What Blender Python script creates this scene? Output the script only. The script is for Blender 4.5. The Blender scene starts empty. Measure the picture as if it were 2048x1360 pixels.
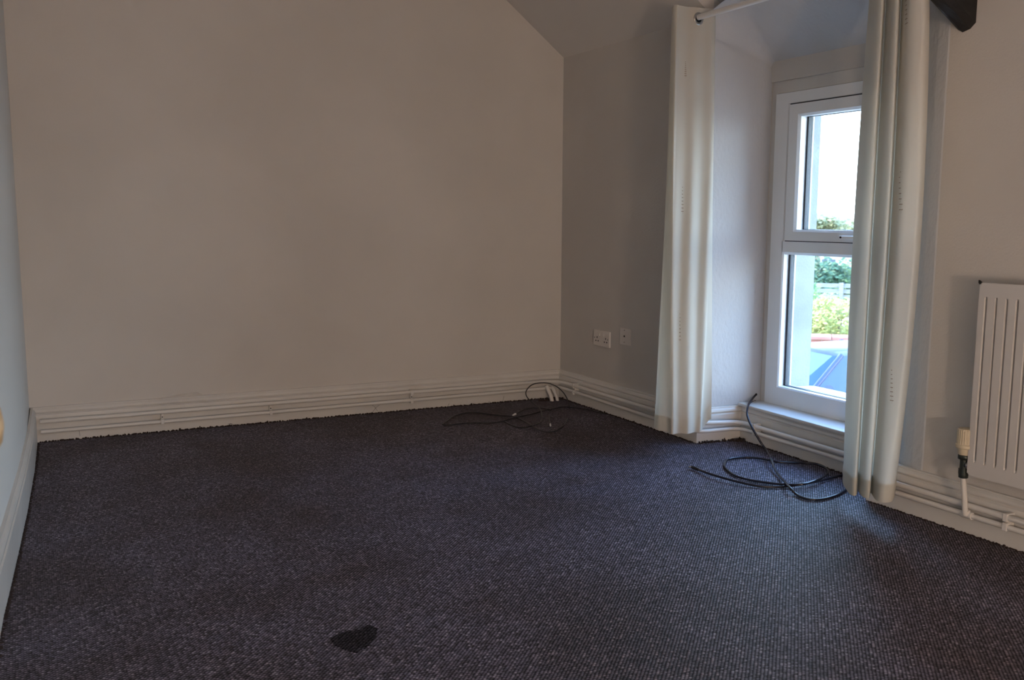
import bpy, bmesh, math, random
from mathutils import Vector, Matrix
random.seed(7)
S = bpy.context.scene
C = bpy.context.collection
PI = math.pi

# ------------------------------------------------------------------ camera
CAM = Vector((0, 0, 1.0))
RX = Vector((0.88377245, -0.05727858, 0.46439792))
RY = Vector((-0.46789873, -0.11693634, 0.8760118))
RZ = Vector((0.00412828, -0.99148629, -0.13014569))
FP = 1860.0
cd = bpy.data.cameras.new('camera'); cam = bpy.data.objects.new('camera', cd); C.objects.link(cam)
M = Matrix(((RX[0], -RX[1], -RX[2], CAM[0]), (RY[0], -RY[1], -RY[2], CAM[1]), (RZ[0], -RZ[1], -RZ[2], CAM[2]), (0, 0, 0, 1)))
cam.matrix_world = M
cd.sensor_width = 36; cd.lens = FP / 2048 * 36; cd.clip_start = 0.05; cd.clip_end = 500
cd.dof.use_dof = True; cd.dof.focus_distance = 3.7; cd.dof.aperture_fstop = 5.0
S.camera = cam

# ------------------------------------------------------------------ world, sun, exposure
S.view_settings.view_transform = 'Standard'
S.view_settings.look = 'None'
S.view_settings.gamma = 1
S.view_settings.use_curve_mapping = False
S.view_settings.exposure = 0.0
W = bpy.data.worlds.new('sky'); S.world = W; W.use_nodes = True
nt = W.node_tree; nt.nodes.clear()
tc = nt.nodes.new('ShaderNodeTexCoord'); sp = nt.nodes.new('ShaderNodeSeparateXYZ')
rp = nt.nodes.new('ShaderNodeValToRGB'); bg = nt.nodes.new('ShaderNodeBackground'); ou = nt.nodes.new('ShaderNodeOutputWorld')
nt.links.new(tc.outputs['Generated'], sp.inputs[0]); nt.links.new(sp.outputs['Z'], rp.inputs[0])
nt.links.new(rp.outputs[0], bg.inputs[0]); nt.links.new(bg.outputs[0], ou.inputs[0])
e = rp.color_ramp.elements
e[0].position = 0.0; e[0].color = (0.84, 0.94, 1.0, 1)
e[1].position = 1.0; e[1].color = (0.12, 0.28, 0.72, 1)
m_ = rp.color_ramp.elements.new(0.35); m_.color = (0.44, 0.68, 1.0, 1)
bg.inputs[1].default_value = 15.0
sd = bpy.data.lights.new('sun', 'SUN'); sd.energy = 17.0; sd.angle = 0.01; sd.color = (1.0, 0.9, 0.74)
so = bpy.data.objects.new('sun', sd); C.objects.link(so)
so.rotation_euler = Vector((-0.30, 0.80, 0.62)).to_track_quat('Z', 'Y').to_euler()

def portal(loc, rot, sx, sy):
    d = bpy.data.lights.new('window_portal', 'AREA'); d.shape = 'RECTANGLE'; d.size = sx; d.size_y = sy
    d.cycles.is_portal = True
    o = bpy.data.objects.new('window_portal', d); C.objects.link(o); o.location = loc; o.rotation_euler = rot
portal((3.27, 2.74, 0.85), (0, PI/2, 0), 1.5, 0.9)      # light travels to -x
portal((3.27, -0.90, 0.85), (0, PI/2, 0), 1.5, 1.4)     # for the added second window, unseen beside the viewer
# bulb strength, warm fill added behind the camera and out of view
FILL_POWER = 122.0

# ------------------------------------------------------------------ helpers
def at_plane(px, py, axis, val):
    d = Vector((px-1024, py-680, FP)); d = Vector((RX.dot(d), RY.dot(d), RZ.dot(d)))
    t = (val - CAM[axis]) / d[axis]
    return CAM + d * t
def proj(p):
    q = Vector(p) - CAM
    c = [RX[i]*q[0] + RY[i]*q[1] + RZ[i]*q[2] for i in range(3)]
    return 1024 + FP*c[0]/c[2], 680 + FP*c[1]/c[2]
def y_for(px, x, z):
    lo, hi = 1.0, 4.4            # px falls as y grows
    for _ in range(40):
        m = (lo+hi)/2
        if proj((x, m, z))[0] > px: lo = m
        else: hi = m
    return (lo+hi)/2

class MB:
    def __init__(s): s.v = []; s.f = []; s.sm = []
    def add(s, vs, fs, smooth=False):
        n = len(s.v); s.v += [tuple(v) for v in vs]; s.f += [tuple(i+n for i in f) for f in fs]; s.sm += [smooth]*len(fs)
    def box(s, a, b):
        x0, y0, z0 = a; x1, y1, z1 = b
        s.add([(x0,y0,z0),(x1,y0,z0),(x1,y1,z0),(x0,y1,z0),(x0,y0,z1),(x1,y0,z1),(x1,y1,z1),(x0,y1,z1)],
              [(3,2,1,0),(4,5,6,7),(0,1,5,4),(1,2,6,5),(2,3,7,6),(3,0,4,7)])
    def prism(s, poly, z0, z1, axis=2):
        n = len(poly)
        def P(p, z): return (p[0], p[1], z) if axis == 2 else ((p[0], z, p[1]) if axis == 1 else (z, p[0], p[1]))
        s.add([P(p, z0) for p in poly] + [P(p, z1) for p in poly],
              [tuple(range(n-1, -1, -1)), tuple(range(n, 2*n))] + [(i, (i+1) % n, (i+1) % n+n, i+n) for i in range(n)])
    def tube(s, pts, r, seg=10, caps=True):
        pts = [Vector(p) for p in pts]; n = len(pts)
        rs = r if isinstance(r, (list, tuple)) else [r]*n
        t0 = (pts[1]-pts[0]).normalized()
        up = Vector((0, 0, 1)) if abs(t0.z) < .9 else Vector((1, 0, 0))
        nrm = t0.cross(up).normalized(); vs = []
        for i, p in enumerate(pts):
            t = (pts[min(i+1, n-1)] - pts[max(i-1, 0)]).normalized()
            nrm = (nrm - t*nrm.dot(t)).normalized(); b = t.cross(nrm)
            for k in range(seg):
                a = 2*PI*k/seg; vs.append(p + (nrm*math.cos(a) + b*math.sin(a))*rs[i])
        fs = [(i*seg+k, i*seg+(k+1) % seg, (i+1)*seg+(k+1) % seg, (i+1)*seg+k) for i in range(n-1) for k in range(seg)]
        s.add(vs, fs, True)
        if caps:
            s.add(vs[:seg], [tuple(range(seg-1, -1, -1))]); s.add(vs[-seg:], [tuple(range(seg))])
    def lathe(s, prof, origin, axis='Z', seg=20):
        # prof: (radius, height along axis)
        o = Vector(origin); vs = []
        A = {'Z': (Vector((1,0,0)), Vector((0,1,0)), Vector((0,0,1))), 'X': (Vector((0,1,0)), Vector((0,0,1)), Vector((1,0,0))),
             'Y': (Vector((0,0,1)), Vector((1,0,0)), Vector((0,1,0)))}[axis]
        for r, h in prof:
            for k in range(seg):
                a = 2*PI*k/seg; vs.append(o + A[0]*r*math.cos(a) + A[1]*r*math.sin(a) + A[2]*h)
        n = len(prof)
        s.add(vs, [(i*seg+k, i*seg+(k+1) % seg, (i+1)*seg+(k+1) % seg, (i+1)*seg+k) for i in range(n-1) for k in range(seg)], True)
        s.add(vs[:seg], [tuple(range(seg-1, -1, -1))]); s.add(vs[-seg:], [tuple(range(seg))])
    def sweep(s, path, prof, left=True, caps=True):
        """path: plan points; prof: (outward offset, z). offset to the left of travel."""
        n = len(path); ps = [Vector(p) for p in path]; rows = []
        for i in range(n):
            if i == 0: d = (ps[1]-ps[0]).normalized(); mit = Vector((-d.y, d.x)); k = 1
            elif i == n-1: d = (ps[-1]-ps[-2]).normalized(); mit = Vector((-d.y, d.x)); k = 1
            else:
                d1 = (ps[i]-ps[i-1]).normalized(); d2 = (ps[i+1]-ps[i]).normalized()
                n1 = Vector((-d1.y, d1.x)); n2 = Vector((-d2.y, d2.x)); mit = (n1+n2).normalized(); k = 1/max(.35, mit.dot(n1))
            if not left: mit = -mit
            rows.append([(ps[i].x+mit.x*k*o, ps[i].y+mit.y*k*o, z) for o, z in prof])
        m = len(prof); vs = [p for r in rows for p in r]
        s.add(vs, [(i*m+j, (i+1)*m+j, (i+1)*m+j+1, i*m+j+1) for i in range(n-1) for j in range(m-1)])
        if caps:
            s.add(rows[0], [tuple(range(m))]); s.add(rows[-1], [tuple(range(m-1, -1, -1))])
    def build(s, name, mat, parent=None, bevel=0, fix=True):
        me = bpy.data.meshes.new(name); me.from_pydata(s.v, [], s.f); me.update()
        for p, q in zip(me.polygons, s.sm): p.use_smooth = q
        if fix:
            bm = bmesh.new(); bm.from_mesh(me)
            if fix == 'weld': bmesh.ops.remove_doubles(bm, verts=bm.verts, dist=1e-5)
            bmesh.ops.recalc_face_normals(bm, faces=bm.faces); bm.to_mesh(me); bm.free()
        me.materials.append(mat)
        o = bpy.data.objects.new(name, me); C.objects.link(o)
        if parent: o.parent = parent
        if bevel:
            b = o.modifiers.new('bevel', 'BEVEL'); b.width = bevel; b.segments = 2; b.limit_method = 'ANGLE'; b.angle_limit = 0.6
        return o

def tag(o, label=None, cat=None, group=None, kind=None):
    if label: o['label'] = label
    if cat: o['category'] = cat
    if group: o['group'] = group
    if kind: o['kind'] = kind
    return o
def empty(name, loc=(0, 0, 0)):
    o = bpy.data.objects.new(name, None); C.objects.link(o); o.location = loc; o.empty_display_size = .05
    return o
class Root:
    """thing whose parts are modelled in world coordinates; the empty sits at its base"""
    def __init__(s, name, loc): s.e = empty(name, loc); s.loc = Vector(loc)
    def part(s, mb, name, mat, parent=None, **k):
        o = mb.build(name, mat, None, **k)
        o.data.transform(Matrix.Translation(-s.loc)); o.parent = parent or s.e
        return o
def spline(pts, per=8, closed=False):
    P = [Vector(p) for p in pts]; out = []
    n = len(P)
    for i in range(n-1):
        a = P[max(i-1, 0)]; b = P[i]; c = P[i+1]; d = P[min(i+2, n-1)]
        for k in range(per):
            t = k/per
            out.append(0.5*((2*b) + (c-a)*t + (2*a-5*b+4*c-d)*t*t + (3*b-a-3*c+d)*t**3))
    out.append(P[-1]); return out

# ------------------------------------------------------------------ materials
def mat(name, col, rough=.6, metal=0, spec=.5):
    m = bpy.data.materials.new(name); m.use_nodes = True
    b = m.node_tree.nodes['Principled BSDF']
    b.inputs['Base Color'].default_value = (*col, 1); b.inputs['Roughness'].default_value = rough
    b.inputs['Metallic'].default_value = metal; b.inputs['Specular IOR Level'].default_value = spec
    return m
def nodes(m): return m.node_tree.nodes, m.node_tree.links, m.node_tree.nodes['Principled BSDF']
def mottle(m, c1, c2, scale, detail=4, bump=0, bscale=None, bdist=.002, p0=.35, p1=.65, stretch=(1,1,1)):
    N, L, b = nodes(m)
    t = N.new('ShaderNodeTexCoord'); mp = N.new('ShaderNodeMapping'); mp.inputs['Scale'].default_value = stretch
    n = N.new('ShaderNodeTexNoise'); r = N.new('ShaderNodeValToRGB')
    n.inputs['Scale'].default_value = scale; n.inputs['Detail'].default_value = detail
    r.color_ramp.elements[0].color = (*c1, 1); r.color_ramp.elements[1].color = (*c2, 1)
    r.color_ramp.elements[0].position = p0; r.color_ramp.elements[1].position = p1
    L.new(t.outputs['Object'], mp.inputs[0]); L.new(mp.outputs[0], n.inputs['Vector'])
    L.new(n.outputs[0], r.inputs[0]); L.new(r.outputs[0], b.inputs['Base Color'])
    if bump:
        n2 = N.new('ShaderNodeTexNoise'); n2.inputs['Scale'].default_value = bscale; n2.inputs['Detail'].default_value = 3
        bp = N.new('ShaderNodeBump'); bp.inputs['Strength'].default_value = bump; bp.inputs['Distance'].default_value = bdist
        L.new(mp.outputs[0], n2.inputs['Vector']); L.new(n2.outputs[0], bp.inputs['Height']); L.new(bp.outputs[0], b.inputs['Normal'])
    return m
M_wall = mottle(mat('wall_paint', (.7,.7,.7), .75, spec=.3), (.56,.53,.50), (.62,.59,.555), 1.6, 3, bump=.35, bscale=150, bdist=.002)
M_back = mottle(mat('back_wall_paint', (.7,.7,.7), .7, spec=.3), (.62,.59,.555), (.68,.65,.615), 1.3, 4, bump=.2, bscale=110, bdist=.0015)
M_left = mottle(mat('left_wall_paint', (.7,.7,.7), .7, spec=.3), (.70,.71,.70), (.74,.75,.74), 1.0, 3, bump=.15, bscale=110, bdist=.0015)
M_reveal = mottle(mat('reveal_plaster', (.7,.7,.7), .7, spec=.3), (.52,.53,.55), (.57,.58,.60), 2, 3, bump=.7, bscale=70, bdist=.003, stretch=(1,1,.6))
M_ceil = mottle(mat('ceiling_paint', (.7,.7,.7), .8, spec=.2), (.64,.61,.58), (.68,.65,.62), 1.2, 3, bump=.15, bscale=90, bdist=.0015)
M_gloss = mottle(mat('gloss_trim', (.7,.7,.7), .35), (.62,.60,.57), (.71,.69,.66), 3, 5, bump=.15, bscale=60, bdist=.001)
M_pipe = mat('pipe_paint', (.72,.70,.67), .3)
M_upvc = mat('white_upvc', (.86,.87,.88), .28)
M_dark = mat('dark_gasket', (.03,.035,.045), .5)
M_rad = mat('radiator_enamel', (.62,.60,.58), .35)
M_plug = mat('socket_plastic', (.70,.66,.62), .4)
M_black = mat('black_hole', (.01,.01,.01), .6)
M_cable = mat('black_cable', (.012,.013,.018), .28)
M_cable2 = mat('blue_black_cable', (.012,.014,.028), .22)
M_metal = mat('brushed_metal', (.55,.53,.5), .3, 1)
M_dmetal = mat('dark_brass', (.05,.06,.055), .4, .6)
M_cream = mat('cream_plastic', (.60,.52,.38), .5)
M_beam = mottle(mat('black_beam', (.01,.01,.01), .6), (.006,.006,.007), (.016,.015,.015), 6, 5, bump=.5, bscale=25, bdist=.004, stretch=(1,4,4))
M_wood = mottle(mat('pale_wood', (.5,.35,.2), .45), (.50,.34,.18), (.66,.49,.29), 14, 4, stretch=(1,1,4))
M_ext = mottle(mat('render_outside', (.4,.4,.4), .9), (.22,.225,.22), (.27,.275,.27), 6, 4, bump=.5, bscale=90, bdist=.003)
M_sill = mottle(mat('stone_sill', (.5,.5,.5), .8), (.66,.64,.60), (.74,.72,.68), 8, 4)

def glass_mat(name, tint=(1,1,1), refl=.9):
    m = bpy.data.materials.new(name); m.use_nodes = True; N = m.node_tree.nodes; L = m.node_tree.links; N.clear()
    o = N.new('ShaderNodeOutputMaterial'); mx = N.new('ShaderNodeMixShader'); tr = N.new('ShaderNodeBsdfTransparent')
    gl = N.new('ShaderNodeBsdfGlossy'); lw_ = N.new('ShaderNodeLayerWeight'); lw_.inputs['Blend'].default_value = .5
    pw = N.new('ShaderNodeMath'); pw.operation = 'POWER'; pw.inputs[1].default_value = 5; fr = N.new('ShaderNodeMath'); fr.operation = 'MULTIPLY_ADD'; fr.inputs[1].default_value = .96; fr.inputs[2].default_value = .04
    L.new(lw_.outputs['Facing'], pw.inputs[0]); L.new(pw.outputs[0], fr.inputs[0])
    gl.inputs['Roughness'].default_value = 0.02; tr.inputs[0].default_value = (*tint, 1); gl.inputs[0].default_value = (refl, refl, refl, 1)
    L.new(fr.outputs[0], mx.inputs[0]); L.new(tr.outputs[0], mx.inputs[1]); L.new(gl.outputs[0], mx.inputs[2]); L.new(mx.outputs[0], o.inputs[0])
    return m
M_glass = glass_mat('window_glass', (.93,.96,.96))

# cloth: diffuse + translucent with a fine weave
def cloth_mat():
    m = bpy.data.materials.new('cream_cotton'); m.use_nodes = True; N = m.node_tree.nodes; L = m.node_tree.links; N.clear()
    o = N.new('ShaderNodeOutputMaterial'); mx = N.new('ShaderNodeMixShader'); d = N.new('ShaderNodeBsdfDiffuse'); t = N.new('ShaderNodeBsdfTranslucent')
    d.inputs[0].default_value = (.72,.68,.61,1); t.inputs[0].default_value = (.76,.71,.60,1); mx.inputs[0].default_value = .38
    tc = N.new('ShaderNodeTexCoord'); mp = N.new('ShaderNodeMapping'); mp.inputs['Scale'].default_value = (300, 300, 900)
    n = N.new('ShaderNodeTexNoise'); n.inputs['Scale'].default_value = 1.0; n.inputs['Detail'].default_value = 2
    bp = N.new('ShaderNodeBump'); bp.inputs['Strength'].default_value = .3; bp.inputs['Distance'].default_value = .0008
    L.new(tc.outputs['Object'], mp.inputs[0]); L.new(mp.outputs[0], n.inputs['Vector']); L.new(n.outputs[0], bp.inputs['Height'])
    L.new(bp.outputs[0], d.inputs['Normal']); L.new(bp.outputs[0], t.inputs['Normal'])
    L.new(d.outputs[0], mx.inputs[1]); L.new(t.outputs[0], mx.inputs[2]); L.new(mx.outputs[0], o.inputs[0])
    return m
M_cloth = cloth_mat()
M_stitch = mat('tan_embroidery', (.30,.20,.12), .7)

def carpet_mat(name, dark=1.0, strength=1.0, spec=.9):
    m = mat(name, (.05,.045,.045), .62, spec=spec); N, L, b = nodes(m)
    tc = N.new('ShaderNodeTexCoord'); mp = N.new('ShaderNodeMapping'); mp.inputs['Rotation'].default_value = (0, 0, PI/4)
    L.new(tc.outputs['Object'], mp.inputs[0])
    v = N.new('ShaderNodeTexVoronoi'); v.voronoi_dimensions = '2D'; v.feature = 'F1'
    v.inputs['Scale'].default_value = 126; v.inputs['Randomness'].default_value = .20
    L.new(mp.outputs[0], v.inputs['Vector'])
    sep = N.new('ShaderNodeSeparateColor'); L.new(v.outputs['Color'], sep.inputs[0])
    r = N.new('ShaderNodeValToRGB'); L.new(sep.outputs[0], r.inputs[0])      # one colour per yarn loop
    e = r.color_ramp.elements; k = dark
    e[0].position = 0; e[0].color = (.036*k,.030*k,.036*k,1); e[1].position = 1; e[1].color = (.29*k,.265*k,.31*k,1)
    a = e.new(.40); a.color = (.092*k,.084*k,.108*k,1); a = e.new(.72); a.color = (.130*k,.115*k,.150*k,1); a = e.new(.90); a.color = (.175*k,.155*k,.19*k,1)
    n = N.new('ShaderNodeTexNoise'); n.inputs['Scale'].default_value = 2.0; n.inputs['Detail'].default_value = 7; n.inputs['Roughness'].default_value = .6
    L.new(tc.outputs['Object'], n.inputs['Vector'])
    r2 = N.new('ShaderNodeValToRGB'); L.new(n.outputs[0], r2.inputs[0])      # wear and old stains
    r2.color_ramp.elements[0].position = .36; r2.color_ramp.elements[0].color = (.66,.58,.55,1)
    r2.color_ramp.elements[1].position = .58; r2.color_ramp.elements[1].color = (1.0,1.0,1.05,1)
    mul = N.new('ShaderNodeMix'); mul.data_type = 'RGBA'; mul.blend_type = 'MULTIPLY'; mul.inputs[0].default_value = 1
    L.new(r.outputs[0], mul.inputs[6]); L.new(r2.outputs[0], mul.inputs[7])
    r3 = N.new('ShaderNodeValToRGB'); L.new(v.outputs['Distance'], r3.inputs[0])   # backing between the loops
    r3.color_ramp.elements[0].position = .20; r3.color_ramp.elements[0].color = (1,1,1,1)
    r3.color_ramp.elements[1].position = .50; r3.color_ramp.elements[1].color = (.10,.09,.10,1)
    mul2 = N.new('ShaderNodeMix'); mul2.data_type = 'RGBA'; mul2.blend_type = 'MULTIPLY'; mul2.inputs[0].default_value = 1
    L.new(mul.outputs[2], mul2.inputs[6]); L.new(r3.outputs[0], mul2.inputs[7])
    L.new(mul2.outputs[2], b.inputs['Base Color'])
    ms = N.new('ShaderNodeMath'); ms.operation = 'MULTIPLY'; L.new(r3.outputs[0], ms.inputs[0]); ms.inputs[1].default_value = spec
    ms2 = N.new('ShaderNodeMath'); ms2.operation = 'MULTIPLY'; L.new(ms.outputs[0], ms2.inputs[0]); ms2.inputs[1].default_value = 1.0
    L.new(ms2.outputs[0], b.inputs['Specular IOR Level'])
    bp = N.new('ShaderNodeBump'); bp.invert = True; bp.inputs['Strength'].default_value = strength; bp.inputs['Distance'].default_value = .0030
    L.new(v.outputs['Distance'], bp.inputs['Height']); L.new(bp.outputs[0], b.inputs['Normal'])
    return m
M_carpet = carpet_mat('loop_carpet', 1.85, .5, .75)
M_patch = carpet_mat('worn_carpet', .40, .6, .3)

# ------------------------------------------------------------------ room shell
LB = [(.031,4.556),(.011,4.05),(-.021,3.467),(-.045,3.1),(-.068,2.765),(-.084,2.548),(-.12,1.8),(-.2,0),(-.29,-2.4)]   # foot of the left skirting
YR = -2.4
def off(path, d):
    out = []
    for i, p in enumerate(path):
        a = Vector(path[max(i-1,0)]); b = Vector(path[min(i+1,len(path)-1)]); t = (b-a).normalized()
        out.append((p[0]+t.y*d, p[1]-t.x*d))
    return out
XW = 2.665
def backy(x): return 4.581 - .051*x
# floor
fl = MB(); fl.prism([(-.5,YR-.1),(2.665,YR-.1),(2.665,2.2),(2.9,2.2),(2.9,3.3),(2.665,3.3),(2.665,4.7),(-.5,4.7)], -.12, 0)
floor = fl.build('floor', M_carpet); tag(floor, kind='structure')
# walls
wl = MB()
lw = off(LB, .02); lw[0] = (lw[0][0], 4.75)
outer = [(-1.0, -2.6), (-1.0, 4.75)]
wl.prism(lw + outer, -.12, 2.8)
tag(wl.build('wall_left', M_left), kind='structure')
wb = MB(); wb.prism([(-1.0, backy(-1.0)), (3.25, backy(3.25)), (3.25, 4.9), (-1.0, 4.9)], -.12, 2.8)
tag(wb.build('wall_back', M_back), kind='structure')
# window wall: solid masonry left and right of the recess
YL, YRR = 3.235, 2.25
W2A, W2B = -1.60, -0.20
wr = MB()
wr.prism([(XW, 4.7), (XW, YL)] + [(2.99, 3.197), (3.05, 3.197), (3.05, 3.155), (3.25, 3.155), (3.25, 4.7)], -.12, 2.55)
round_edge = [(XW, 2.06), (2.669, 2.10), (2.680, 2.145), (2.700, 2.19), (2.730, 2.228), (2.775, 2.256), (2.85, 2.278), (2.99, 2.285)]
wr.prism([(3.25, W2B), (XW, W2B)] + round_edge + [(3.05, 2.285), (3.05, 2.325), (3.25, 2.325)], -.12, 2.55)
wr.prism([(3.25, YR-.1), (XW, YR-.1), (XW, W2A), (3.25, W2A)], -.12, 2.55)
wr.prism([(3.25, W2A), (XW, W2A), (XW, W2B), (3.25, W2B)], -.12, .17)
wr.prism([(3.25, W2A), (XW, W2A), (XW, W2B), (3.25, W2B)], 1.60, 2.55)
wr.prism([(XW, 2.0), (XW, 2.25), (2.835, 2.285), (2.9, 2.29), (2.9, 2.0)], -.12, .153)     # foot of the rounded corner behind the skirting
wr.prism([(2.885, 3.25), (2.845, 2.25), (3.25, 2.25), (3.25, 3.25)], -.12, .155)           # masonry under the sill
wr.box((2.985, 2.2, 1.597), (3.25, 3.3, 2.55))                                             # lintel plaster band
wr.box((3.05, 2.2, 1.50), (3.25, 3.3, 1.60))
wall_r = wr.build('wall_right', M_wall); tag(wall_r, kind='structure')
# rear wall
rw = MB(); rw.box((-1.0, YR-.25, -.12), (3.25, YR, 2.8))
tag(rw.build('wall_rear', M_wall), kind='structure')
# ceiling: slope, flat part, recess soffit
SL = .78
def zc(x): return 1.858 + SL*(XW - x)
cg = MB()
def slab(x0, x1, ya, yb): cg.prism([(x0, zc(x0)), (x1, zc(x1)), (x1, zc(x1)+.16), (x0, zc(x0)+.16)], ya, yb, axis=1)
XF = 1.58
slab(XF, 3.3, YR-.3, 2.06); slab(XF, 3.3, 3.233, 4.8); slab(XF, 2.30, 2.06, 3.233)
cg.box((-1.0, YR-.3, zc(XF)), (XF, 4.8, zc(XF)+.16))
tag(cg.build('ceiling', M_ceil), kind='structure')
sf = MB()
sof = [(3.05, 1.655), (2.985, 1.685), (2.80, 1.84), (2.60, 2.00), (2.30, zc(2.30))]
sf.prism(sof + [(2.30, 2.7), (3.05, 2.7)], 2.04, 3.30, axis=1)
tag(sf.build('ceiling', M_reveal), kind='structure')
# rounded plaster corner between the left cheek and the soffit
rd = MB(); vs = []; K = 16
for x, z in [(3.0, 1.672), (2.95, 1.714), (2.90, 1.756), (2.85, 1.798), (2.80, 1.84), (2.74, 1.888), (2.69, 1.928)]:
    yc = 3.1965 + (2.99-x)*.117; R_ = .015 + (3.0-x)*.50
    for i in range(K+1):
        t = i/K*PI/2; o_ = R_*(1-math.sin(t)); vs.append((x-.62*o_, yc-R_*(1-math.cos(t)), z-.78*o_))
rd.add(vs, [(i*(K+1)+j, i*(K+1)+j+1, (i+1)*(K+1)+j+1, (i+1)*(K+1)+j) for i in range(6) for j in range(K)], True)
tag(rd.build('ceiling', M_reveal), kind='structure')
# plaster skin of the two cheeks of the recess
ck = MB()
ck.prism([(XW-.001, 3.2349), (2.992, 3.1965), (2.992, 3.3), (XW-.001, 3.3)], .155, 2.3)
ck.prism([(p[0]-.0015, p[1]+.0005) for p in round_edge] + [(2.99, 2.2), (2.75, 2.0), (2.68, 2.0)], .153, 2.3)
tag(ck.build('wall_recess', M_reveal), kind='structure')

# skirting boards
SK = [(0, 0), (.0195, 0), (.0195, .122), (.0135, .1260), (.0110, .1285), (.0150, .131), (.0170, .136), (.0150, .143), (.0112, .1485), (.0100, .1500), (.0108, .1525), (.0095, .1560), (0, .1575)]
SKL = [(0, 0), (.0195, 0), (.0195, .115), (.015, .118), (.015, .122), (.0185, .128), (.0185, .136), (.014, .146), (.009, .150), (.009, .156), (0, .157)]
def skirting(name, path, prof, left):
    b = MB(); b.sweep(path, prof, left); o = b.build(name, M_gloss); tag(o, kind='structure'); return o
bk0 = (off(LB, .02)[0][0]-.01, backy(.01)); 
skirting('baseboard_back', [(-.0, backy(0)), (XW, backy(XW))], SK, False)
lpath = off(LB, .02); lpath[0] = (lpath[0][0], 4.575)
skirting('baseboard_left', lpath, SKL, True)
skirting('baseboard_right', [(XW, backy(XW)), (XW, YL)] + [(2.892, 3.203)] + [(2.850, 2.27)] + [(XW, 2.27-.02), (XW, YR)], SK, False)

# ------------------------------------------------------------------ window
WX = 2.985
win = Root('window_1', (WX, 2.74, .17)); tag(win.e, kind='structure')
def ring(y0, y1, z0, z1, w, x0, x1, ch=.006):
    """mitred rectangular frame in the yz plane, chamfered inner edge towards the room (x0)"""
    b = MB(); wt = w if isinstance(w, tuple) else (w, w, w, w)    # left(y0 side) right(y1 side) bottom top
    o = [(y0, z0), (y1, z0), (y1, z1), (y0, z1)]
    i1 = [(y0+wt[0]-ch, z0+wt[2]-ch), (y1-wt[1]+ch, z0+wt[2]-ch), (y1-wt[1]+ch, z1-wt[3]+ch), (y0+wt[0]-ch, z1-wt[3]+ch)]
    i2 = [(y0+wt[0], z0+wt[2]), (y1-wt[1], z0+wt[2]), (y1-wt[1], z1-wt[3]), (y0+wt[0], z1-wt[3])]
    vs = [(x0, *p) for p in o] + [(x0, *p) for p in i1] + [(x0+ch, *p) for p in i2] + [(x1, *p) for p in i2] + [(x1, *p) for p in o]
    fs = []
    for a in range(4):
        c = (a+1) % 4
        for k in range(4): fs.append((k*4+a, k*4+c, (k+1)*4+c, (k+1)*4+a))
        fs.append((16+a, 16+c, c, a))
    b.add(vs, fs); return b
Y0, Y1 = 2.322, 3.160       # frame, right and left as seen
win.part(ring(2.284, 3.198, .168, 1.598, (.040, .040, .004, .058), WX+.012, 3.05), 'frame_trim', M_gloss)
fr = win.part(ring(Y0, Y1, .170, 1.542, (.082, .080, .085, .052), WX, 3.05), 'window_frame', M_upvc)
tb = MB(); tb.prism([(WX, .857), (WX, .903), (WX+.004, .908), (3.05, .908), (3.05, .845), (WX+.012, .845)], Y0+.07, Y1-.07, axis=1)
win.part(tb, 'transom', M_upvc)
sash = win.part(ring(Y0+.094, Y1-.094, .907, 1.488, (.060, .060, .048, .053), WX-.010, 3.045, .010), 'sash', M_upvc)
gap = win.part(ring(Y0+.088, Y1-.088, .903, 1.494, .012, WX-.001, 3.03, .001), 'sash_seal', M_dark)
# dark spacer bars and the panes
gx = 3.026
for (a, b, c, d, par) in ((Y0+.150, Y1-.150, .951, 1.439, sash), (Y0+.078, Y1-.078, .251, .849, fr)):
    win.part(ring(a, b, c, d, (.012, .012, .006, .005), gx-.006, gx+.012, .001), 'spacer_bar', M_dark, par)
    g = MB(); g.box((gx-.002, a, c), (gx+.002, b, d)); win.part(g, 'pane', M_glass, par)
    win.part(ring(a-.004, b+.004, c-.004, d+.004, (.018, .018, .010, .008), 3.044, 3.052, .002), 'outer_bead', M_upvc, par)
# handle
hd = MB(); hd.box((WX-.020, 2.655, .915), (WX-.010, 2.735, .936)); hd.box((WX-.034, 2.60, .922), (WX-.018, 2.738, .933))
ho = win.part(hd, 'handle', M_upvc, sash, bevel=.002)
sc = MB(); sc.lathe([(.0045, 0), (.0045, .002)], (WX-.036, 2.727, .9275), 'X', 10); win.part(sc, 'screw', M_black, sash)
# internal sill board
sb = MB(); sb.prism([(2.862, 3.20), (2.822, 2.275), (3.0, 2.285), (3.0, 3.197)], .157, .170)
win.part(sb, 'sill', M_gloss, bevel=.004)
se = MB(); se.prism([(3.05, .12), (3.31, .12), (3.31, .214), (3.25, .222), (3.05, .234)], 2.30, 3.17, axis=1)
win.part(se, 'outer_sill', M_sill)
# outside jambs, skim of grey render over the masonry
jb = MB()
jb.box((3.052, 3.1545, .19), (3.255, 3.17, 1.5)); jb.box((3.052, 2.31, .19), (3.255, 2.3255, 1.5)); jb.box((3.052, 2.30, 1.499), (3.255, 3.17, 1.52))
tag(jb.build('wall_outside', M_ext), kind='structure')
ex = MB(); ex.box((3.25, YR-.4, -2.3), (3.26, W2A, 3.2)); ex.box((3.25, W2B, -2.3), (3.26, 2.31, 3.2)); ex.box((3.25, W2A, -2.3), (3.26, W2B, .17)); ex.box((3.25, W2A, 1.60), (3.26, W2B, 3.2)); ex.box((3.25, 3.17, -2.3), (3.26, 5.2, 3.2)); ex.box((3.25, 2.31, -2.3), (3.26, 3.17, .12)); ex.box((3.25, 2.31, 1.52), (3.26, 3.17, 3.2))
tag(ex.build('wall_outside', M_ext), kind='structure')
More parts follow.
